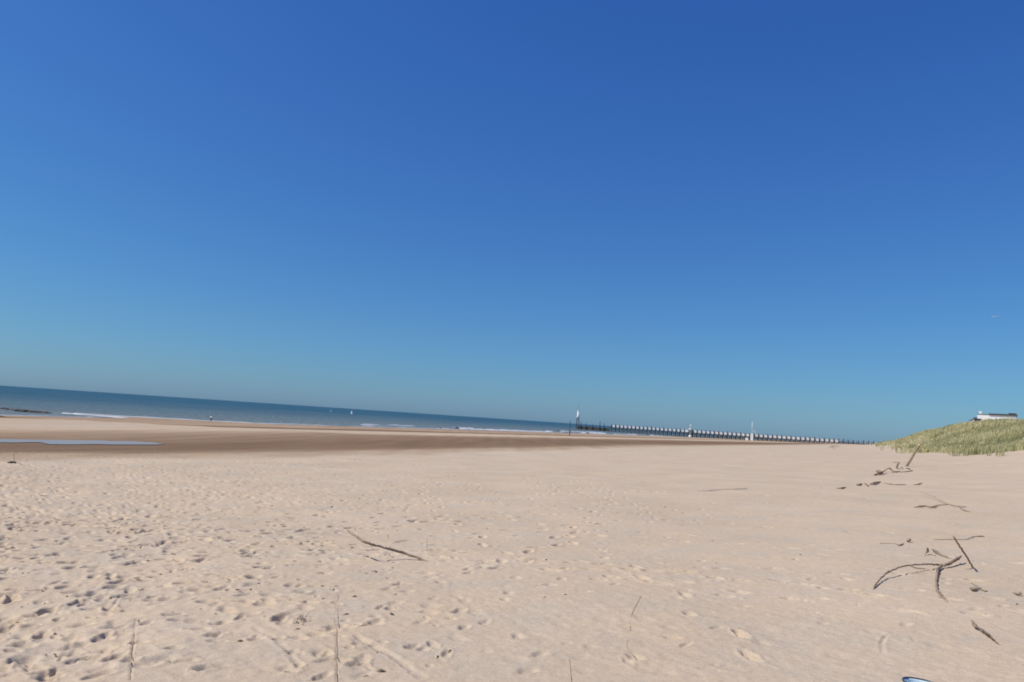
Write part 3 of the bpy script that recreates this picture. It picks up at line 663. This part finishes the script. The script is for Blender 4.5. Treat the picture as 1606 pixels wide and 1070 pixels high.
for k in range(NP):
    lx = k * SP
    w = p_world(lx, side * 2.1); g = max(-6, gz(w[0], w[1]) - .5)
    key = round(g, 1); 
    if key not in pm:
        q = MB(); q.tube([(0, 0, g), (0, 0, TOP - .1), (0, 0, TOP)], [.44, .42, .34], 8); pm[key] = mesh('post', q.v, q.f); pm[key].materials.append(M['pile'])
    o = link('post', pm[key], None, pier); o.location = (lx, side * 2.1, random.uniform(-.5, .35)); o.rotation_euler = (random.gauss(0, .010), random.gauss(0, .01), 0)
    if 7 < k < NP - 1:
        o = link('railing_panel', panel_me, None, pier, False); o.location = (lx + random.gauss(0, .03), side * 1.62, random.gauss(0, .05))
        o.scale = (1, 1, 1)
    back.tube([(lx + 1.2, -side * 2.0, g), (lx + 1.2, -side * 2.0, TOP - .6)], .27, 6)
    back.tube([(lx + 2.2, side * 1.2, g), (lx + 2.2, side * 1.2, .2)], .30, 6)
    if k > 8:
        back.tube([(lx - .2, side * 2.0, -1.5), (lx + SP + .2, side * 2.0, -1.5)], .16, 5)
    if k > 14:                    # raking braces under the deck
        back.tube([(lx + .3, side * 1.9, -.1), (lx + SP - .3, side * 1.9, max(g, -4.5))], .14, 5)
        back.tube([(lx + .2, -side * 1.2, max(g, -4.6)), (lx + .2, side * 1.6, .1)], .16, 5)
bp_ = back.build('back_piling', M['pile'], pier, True); bp_['kind'] = 'stuff'
pw = lambda px: next(t for t in np.linspace(-5, 420, 4000) if (lambda p: 803 + F0 * ((np.array([p[0], p[1], 1.6]) - EYE) @ cR) / ((np.array([p[0], p[1], 1.6]) - EYE) @ fw))(p_world(t, 0)) < px)
# low timber breakwater that carries on past the railed pier
t0, t1 = SP * (NP - .5) + 1.0, pw(905)
w0 = p_world(t0, 0)
bw = thing('timber_breakwater', 'low dark timber breakwater continuing beyond the end of the white railed pier', 'breakwater', (w0[0], w0[1], SEA), pier_ang)
n = int((t1 - t0) / 2.4); q = MB(); q.tube([(0, 0, -2), (0, 0, 3.6)], .42, 7); plm = mesh('pile', q.v, q.f); plm.materials.append(M['pile'])
for k in range(n):
    o = link('pile', plm, None, bw); o.location = (k * 2.4, random.gauss(0, .08), random.uniform(-.5, .25))
wl = MB(); wl.box(-.5, n * 2.4, .55, .8, -1, 2.9); wl.box(-.5, n * 2.4, -.8, -.55, 1.6, 2.2); wl.build('waling_planks', M['pile'], bw)
dk = MB(); dk.box(-.5, n * 2.4, -.4, .5, 3.2, 3.4); dk.build('cap_beam', M['pile'], bw)
# tall posts standing along the breakwater
for lab, px, yt in [('tall dark post nearest the white beacon tower, its right neighbour', 912, 661.5), ('tall dark post on the breakwater, second right of the beacon tower', 920, 663.5), ('pale grey tall post at mid breakwater, left of a darker pair', 930, 665.5),
                    ('tallest dark post in the middle of the low breakwater', 941.5, 660.5), ('sturdy dark post just right of the tallest breakwater post', 948, 664), ('short post at the landward part of the low breakwater', 966, 667)]:
    t = pw(px); w = p_world(t, side * 1.25); zt = aty(px, yt, w[1])[2]
    p = thing('mooring_post', lab, 'post', (w[0], w[1], SEA)); q = MB(); q.tube([(0, 0, -2), (0, 0, (zt - SEA) * .6), (.08, 0, zt - SEA)], [.42, .38, .30], 8); q.build('shaft', M['pile'], p, True)
    q = MB(); q.tube([(.08, 0, zt - SEA), (.08, 0, zt - SEA + .15)], [.34, .2], 8); q.build('cap', M['pile'], p, True)
# beacon tower at the end
t = pw(906); w = p_world(t, 0); sc_ = w[1] / F0
zb, zw, ztop, zm = aty(906, 668, w[1])[2], aty(906, 656.5, w[1])[2], aty(906, 643.5, w[1])[2], aty(906, 633, w[1])[2]
tw = thing('beacon_tower', 'slim white beacon tower on dark legs at the seaward end of the breakwater', 'beacon', (w[0], w[1], SEA), pier_ang)
q = MB()
for a in (-1, 1):
    for b_ in (-1, 1): q.tube([(a * 1.5, b_ * 1.5, -2), (a * 1.0, b_ * 1.0, zw - SEA)], .16, 6)
for zz_ in (2, 5, 8):
    for a in (-1, 1): q.tube([(-1.35, a * 1.35, zz_), (1.2, a * 1.2, zz_ + 2.6)], .09, 5); q.tube([(a * 1.35, -1.35, zz_), (a * 1.2, 1.2, zz_ + 2.6)], .09, 5)
q.build('lattice_legs', M['pile'], tw)
q = MB(); q.box(-1.5, 1.5, -1.5, 1.5, zw - SEA - .2, zw - SEA); q.build('platform', M['pile'], tw)
v_, f_ = lathe([(.001, zw - SEA), (1.35, zw - SEA), (1.25, zw - SEA + 2.6), (.95, zw - SEA + 3.2), (.85, ztop - SEA - 1.0), (.001, ztop - SEA - 1.0)], 16); MB().add(v_, f_).build('body', M['white'], tw, True)
v_, f_ = lathe([(.001, ztop - SEA - 1.0), (1.0, ztop - SEA - 1.0), (1.0, ztop - SEA - .3), (.3, ztop - SEA), (.001, ztop - SEA)], 16); MB().add(v_, f_).build('lantern', M['white'], tw, False)
q = MB(); q.tube([(0, 0, ztop - SEA), (0, 0, zm - SEA)], [.10, .05], 6); q.build('mast', M['roof'], tw, True)
# white light on the pier
def px_z(px, py, Y): return aty(px, py, Y)[2]
t = pw(1083.5); w = p_world(t, side * 3.2); Yw = w[1]; g = SEA
lt = thing('pier_light', 'thick white light tower standing against the middle of the pier', 'light tower', (w[0], w[1], g), pier_ang)
z1, z2, z3 = px_z(1083.5, 683, Yw) - g, px_z(1083.5, 672.5, Yw) - g, px_z(1083.5, 665.5, Yw) - g
v_, f_ = lathe([(.001, -1), (1.35, -1), (1.25, z1), (.001, z1)], 14); MB().add(v_, f_).build('base', M['render_'], lt, True)
v_, f_ = lathe([(.001, z1), (1.05, z1), (1.1, z2 - 1.2), (1.5, z2 - 1.1), (1.5, z2 - .2), (.9, z2), (.001, z2)], 14); MB().add(v_, f_).build('tower', M['white'], lt, True)
q = MB(); q.tube([(0, 0, z2), (0, 0, z3)], [.42, .22], 8); q.build('mast', M['white'], lt, True)
hut_w = p_world(pw(1078), side * 2.6)
hu = thing('pier_hut', 'small bright white hut on the pier just left of the thick white light tower', 'hut', (hut_w[0], hut_w[1], .5), pier_ang)
q = MB(); q.box(-1.5, 1.5, -.45, .45, 0, 2.5); q.build('walls', M['white'], hu)
q = MB(); q.box(-1.65, 1.65, -.6, .6, 2.5, 2.65); q.build('roof', M['white'], hu)
# mast with hut
t = pw(1180); w = p_world(t, side * 3.0); Yw = w[1]; g = max(SEA, gz(w[0], w[1]))
ms = thing('signal_mast', 'slender white mast above a small white cabin right of mid pier', 'mast', (w[0], w[1], g), pier_ang)
z1, z2, z3 = px_z(1180, 689, Yw) - g, px_z(1180, 680, Yw) - g, px_z(1180, 661.5, Yw) - g
q = MB(); q.box(-1.2, 1.2, -1, 1, -.5, z2); q.build('cabin', M['render_'], ms)
q = MB(); q.box(-1.35, 1.35, -1.15, 1.15, z2, z2 + .2); q.build('cabin_roof', M['white'], ms)
q = MB(); q.tube([(.1, 0, z2 + .2), (.1, 0, z3)], [.30, .16], 8); q.build('pole', M['white'], ms, True)
q = MB(); z4 = px_z(1180, 676, Yw) - g; q.tube([(.1, 0, z4), (-2.9, 0, z4)], .13, 6); q.tube([(-2.9, 0, z4), (-3.1, 0, z2 - 2)], .13, 6); q.build('side_frame', M['white'], ms, True)
ww_ = p_world(pw(1172), side * 3.4)
cr_ = thing('pale_crate', 'low pale crate at the pier foot left of the white cabin', 'crate', (ww_[0], ww_[1], max(SEA, gz(ww_[0], ww_[1]))), pier_ang)
q = MB(); q.box(-1.4, 1.4, -.6, .6, -.3, px_z(1172, 687, ww_[1]) - cr_.location.z); q.build('body', M['render_'], cr_); q = MB(); q.box(-1.5, 1.5, -.7, .7, px_z(1172, 687, ww_[1]) - cr_.location.z, px_z(1172, 687, ww_[1]) - cr_.location.z + .15); q.build('lid', M['white'], cr_)

# ================================================================== GROYNES AND MARKER
def rock_mesh(s):
    bm = bmesh.new(); bmesh.ops.create_icosphere(bm, subdivisions=1, radius=1)
    for v in bm.verts: v.co *= random.uniform(.75, 1.15); v.co.z *= .7
    me = bpy.data.meshes.new('rock'); bm.to_mesh(me); bm.free(); me.materials.append(M['rock']); return me
rocks = [rock_mesh(1) for _ in range(6)]
def groyne(lab, pts, size, spread, n):
    P = spline([atz(a, b, SEA + .1) for a, b in pts], max(2, n // (len(pts) - 1)))
    c = np.mean(P, 0); g = thing('rock_groyne', lab, 'groyne', (c[0], c[1], SEA))
    for p in P:
        for k in range(2):
            o = link('rock', random.choice(rocks), None, g, False); s = size * random.uniform(.6, 1.25)
            o.location = (p[0] - c[0] + random.gauss(0, spread), p[1] - c[1] + random.gauss(0, spread * 2), random.uniform(-.1, .25) * size); o.scale = (s * 1.3, s, s * .8); o.rotation_euler = (0, 0, random.uniform(0, 6))
    return g
groyne('low dark rock groyne washed by surf at the far left', [(6, 641.5), (20, 643), (40, 645), (58, 646.5), (72, 648)], .62, .4, 24)
groyne('low dark groyne running past the lone pole at the water edge', [(872, 682.5), (890, 684), (915, 685.5), (940, 686.6), (965, 687.5)], .75, .6, 24)
rk = link('boulder', rocks[0].copy(), None, None, False); p = atz(0, 655, -3.2); rk.location = (p[0], p[1], p[2]); rk.scale = (1, .8, .55); tag(rk, 'lone dark boulder on the sand at the left edge', 'rock')
p = atz(893, 686, SEA + .2); zt = aty(893, 660, p[1])[2]
mk = thing('marker_pole', 'tall lone dark pole standing at the water edge left of the beacon', 'pole', (p[0], p[1], SEA))
q = MB(); q.tube([(0, 0, -1), (0, 0, (zt - SEA) * .5), (-.03, 0, zt - SEA)], [.17, .15, .12], 8); q.build('shaft', M['pile'], mk, True)
q = MB(); q.tube([(0, 0, 0), (0, 0, .5), (0, 0, .95)], [.42, .40, .2], 8); q.build('footing', M['rock'], mk, True)

# ================================================================== HOUSE ON THE DUNE
Yh = 215.0
xl, xr = aty(1538, 656, Yh)[0], aty(1588, 656, Yh)[0]; zt = aty(1560, 652, Yh)[2]; zb = aty(1560, 668, Yh)[2] - 3
hs = thing('white_house', 'long low white building with dark flat roof on top of the dune', 'building', ((xl + xr) / 2, Yh, zb), -math.atan2((xl + xr) / 2, Yh))
hw = (xr - xl) / 2; ht = zt - zb
q = MB(); q.box(-hw, hw, -4, 4, 0, ht); q.build('wall', M['render_'], hs)
q = MB(); q.box(-hw * .40, hw * 1.06, -4.3, 4.3, ht, ht + .42); q.box(-hw, -hw * .40, -4.1, 4.1, ht, ht + .15); rf = q.build('roof', M['roof'], hs)
q = MB(); q.box(-hw + .3, -hw + 1.0, -1, 0, ht + .15, ht + 1.1); q.build('chimney', M['render_'], rf)
q = MB(); q.box(hw * .62, hw * 1.02, -3, 1, ht + .42, ht + .80); q.build('roof_box', M['roof'], rf)
for wx in (-hw * .34, hw * .08, hw * .5):
    q = MB(); q.box(wx - .55, wx + .55, -4.06, -4.0, ht - 2.4, ht - 1.3); wn = q.build('window', M['glass'], hs)
    q = MB()
    for a in (-.6, .6): q.box(wx + a - .05, wx + a + .05, -4.1, -4.0, ht - 2.45, ht - 1.25)
    q.box(wx - .55, wx + .55, -4.1, -4.0, ht - 1.30, ht - 1.22); q.build('frame', M['white'], wn)
x2 = aty(1533, 657, Yh)[0]; z2 = aty(1534, 656.5, Yh)[2]
sh = thing('dark_shed', 'small dark shed against the left end of the white building', 'shed', (x2, Yh, zb), -.55); hs_ = z2 - zb
q = MB(); q.box(-.75, .75, -1.2, 1.2, 0, hs_ - .2); q.build('wall', M['roof'], sh)
q = MB(); q.add([(-.95, -1.3, hs_ - .2), (.95, -1.3, hs_ - .2), (.95, 1.3, hs_ - .2), (-.95, 1.3, hs_ - .2), (-.95, 0, hs_ + .3), (.95, 0, hs_ + .3)], [(0, 1, 5, 4), (2, 3, 4, 5), (0, 4, 3), (1, 2, 5), (0, 3, 2, 1)]); q.build('roof', M['roof'], sh)
x3 = aty(1525, 660, Yh)[0]; z3 = aty(1526, 657, Yh)[2]; hg = z3 - zb
gb = thing('white_gable', 'tiny white gable with dark roof at the far left of the dune buildings', 'building', (x3, Yh, zb), -.55)
q = MB(); q.add([(-.5, -1, 0), (.5, -1, 0), (.5, 1, 0), (-.5, 1, 0), (-.5, -1, hg - .6), (.5, -1, hg - .6), (.5, 1, hg - .6), (-.5, 1, hg - .6), (.4, -1, hg), (.4, 1, hg)],
       [(0, 1, 5, 4), (1, 2, 6, 5), (2, 3, 7, 6), (3, 0, 4, 7), (4, 5, 8), (6, 7, 9), (5, 6, 9, 8), (4, 8, 9, 7)]); q.build('wall', M['render_'], gb)
q = MB(); q.add([(-.9, -1.2, hg - .75), (.42, -1.2, hg + .06), (.42, 1.2, hg + .06), (-.9, 1.2, hg - .75), (-.9, -1.2, hg - .63), (.42, -1.2, hg + .18), (.42, 1.2, hg + .18), (-.9, 1.2, hg - .63)],
       [(0, 3, 2, 1), (4, 5, 6, 7), (0, 1, 5, 4), (1, 2, 6, 5), (2, 3, 7, 6), (3, 0, 4, 7)]); q.build('roof', M['roof'], gb)

# ================================================================== BOATS, GULL, PERSON
def sailboat(lab, px, py, hpx, grey):
    p = atz(px, py, SEA); k = hpx * p[1] / F0
    t = thing('sailing_boat', lab, 'sailing boat', (p[0], p[1], SEA), R_(-50), 'small sailing boats out at sea')
    vs, fs = [], []
    for i, (x, w, d) in enumerate([(-2, .55, .30), (-1, .75, .38), (.4, .72, .40), (1.5, .4, .38), (2.1, .03, .30)]):
        vs += [(x, -w, .45), (x, -w * .6, .45 - d), (x, w * .6, .45 - d), (x, w, .45)]
    for i in range(4):
        a, b2 = i * 4, i * 4 + 4
        fs += [(a, a + 1, b2 + 1, b2), (a + 1, a + 2, b2 + 2, b2 + 1), (a + 2, a + 3, b2 + 3, b2 + 2), (a + 3, a, b2, b2 + 3)]
    fs += [(3, 2, 1, 0), (16, 17, 18, 19)]
    MB().add(vs, fs).build('hull', M['white'], t)
    MB().tube([(.5, 0, .4), (.5, 0, k)], .05, 6).build('mast', M['roof'], t)
    MB().add([(.42, 0, .9), (-2.0, .35, .9), (-1.0, .30, k * .55), (.42, 0, k), (.42, .03, .9), (-2.0, .38, .9), (-1.0, .33, k * .55), (.42, .03, k)], [(0, 1, 2, 3), (7, 6, 5, 4), (0, 4, 5, 1), (1, 5, 6, 2), (2, 6, 7, 3)]).build('mainsail', M['gull_grey'] if grey else M['sail'], t)
    MB().add([(2.0, 0, .6), (.6, .3, .8), (.55, 0, k * .75), (2.0, .03, .6), (.6, .33, .8), (.55, .03, k * .75)], [(0, 1, 2), (5, 4, 3), (0, 3, 4, 1)]).build('jib', M['gull_grey'] if grey else M['sail'], t)
sailboat('faint grey sailing boat, left of the brighter white sail at sea', 518.5, 646.5, 5.5, True)
sailboat('small bright white sailing boat just under the horizon, right of the faint one', 551, 650, 7, False)

p = aty(1559, 497, 130)
gl = thing('gull', 'small white gull gliding alone in the sky above the dune', 'bird', p, R_(200))
v_, f_ = [], []
S = [(-.22, .012, .0), (-.15, .04, .0), (-.02, .062, .0), (.10, .055, .005), (.17, .04, .015), (.22, .036, .02), (.25, .02, .018)]
q = MB(); q.tube([(a, 0, c_) for a, b_, c_ in S], [b_ for a, b_, c_ in S], 10); q.build('body', M['gull'], gl, True)
q = MB(); q.tube([(.245, 0, .018), (.30, 0, .008)], [.012, .003], 6); q.build('beak', M['beak'], gl, True)
q = MB(); q.add([(-.20, -.02, .0), (-.20, .02, .0), (-.34, .07, .0), (-.34, -.07, .0), (-.20, -.02, .012), (-.20, .02, .012), (-.34, .07, .006), (-.34, -.07, .006)], [(0, 1, 2, 3), (7, 6, 5, 4), (0, 4, 5, 1), (1, 5, 6, 2), (2, 6, 7, 3), (3, 7, 4, 0)]); q.build('tail', M['gull'], gl, True)
for s in (-1, 1):
    st = [(.03, .10, .06, .02), (.22, .12, .07, .10), (.40, .10, .00, .13), (.58, .055, -.08, .09), (.70, .01, -.15, .04)]
    vs, fs = [], []
    for yv, cw, xo, zo in st:
        vs += [(xo + cw, s * yv, zo), (xo - cw * .2, s * yv, zo + .016), (xo - cw, s * yv, zo), (xo, s * yv, zo - .006)]
    for i in range(len(st) - 1):
        for j in range(4): fs.append((i * 4 + j, i * 4 + (j + 1) % 4, i * 4 + 4 + (j + 1) % 4, i * 4 + 4 + j))
    q = MB().add(vs, fs); q.build('wing', M['gull'], gl, True)

def skin_mesh(name, pts, edges, rad, m, parent, lvl=1):
    me = bpy.data.meshes.new(name); me.from_pydata(pts, edges, []); o = bpy.data.objects.new(name, me); COL.objects.link(o)
    md = o.modifiers.new('skin', 'SKIN'); 
    for i, r_ in enumerate(rad): me.skin_vertices[0].data[i].radius = (r_, r_)
    me.skin_vertices[0].data[0].use_root = True
    s = o.modifiers.new('sub', 'SUBSURF'); s.levels = lvl; s.render_levels = lvl
    me.materials.append(m); o.parent = parent; return o
p = atz(330.5, 662.5, SEA); 
pn = thing('person', 'person in a white top and dark trousers at the edge of the surf', 'person', (p[0], p[1], SEA + .02), R_(70))
pts = [(0, 0, .92), (0, 0, 1.15), (0, 0, 1.38), (0, 0, 1.50), (.02, 0, 1.60), (.03, 0, 1.70),
       (0, .10, .88), (.06, .11, .48), (.02, .11, .06), (.14, .11, .03), (0, -.10, .88), (-.10, -.11, .48), (-.24, -.11, .10), (-.14, -.11, .04),
       (0, .19, 1.40), (-.02, .24, 1.12), (.06, .25, .88), (.09, .25, .78), (0, -.19, 1.40), (.05, -.24, 1.12), (.14, -.24, .90), (.18, -.24, .80)]
ed = [(0, 1), (1, 2), (2, 3), (3, 4), (4, 5), (0, 6), (6, 7), (7, 8), (8, 9), (0, 10), (10, 11), (11, 12), (12, 13), (2, 14), (14, 15), (15, 16), (16, 17), (2, 18), (18, 19), (19, 20), (20, 21)]
rd = [.13, .12, .13, .06, .09, .10, .095, .062, .045, .035, .095, .062, .045, .035, .06, .045, .034, .03, .06, .045, .034, .03]
skin_mesh('body', pts, ed, rd, M['skin'], pn)
skin_mesh('top', [(0, 0, .90), (0, 0, 1.15), (0, 0, 1.40), (0, .19, 1.41), (-.02, .235, 1.16), (0, -.19, 1.41), (.05, -.235, 1.16)], [(0, 1), (1, 2), (2, 3), (3, 4), (2, 5), (5, 6)], [.175, .165, .172, .09, .08, .09, .08], M['shirt'], pn)
skin_mesh('trousers', [(0, 0, .93), (0, .10, .86), (.06, .11, .48), (.025, .11, .12), (0, -.10, .86), (-.10, -.11, .48), (-.235, -.11, .14)], [(0, 1), (1, 2), (2, 3), (0, 4), (4, 5), (5, 6)], [.148, .112, .08, .07, .112, .08, .07], M['trousers'], pn)
q = MB(); v_, f_ = lathe([(.001, .125), (.06, .11), (.105, .05), (.112, -.01), (.10, -.06), (.001, -.06)], 12); q.add([(a - .012 + .0, b_, c_ + 1.70) for a, b_, c_ in v_], f_); q.build('hair', M['hair'], pn, True)
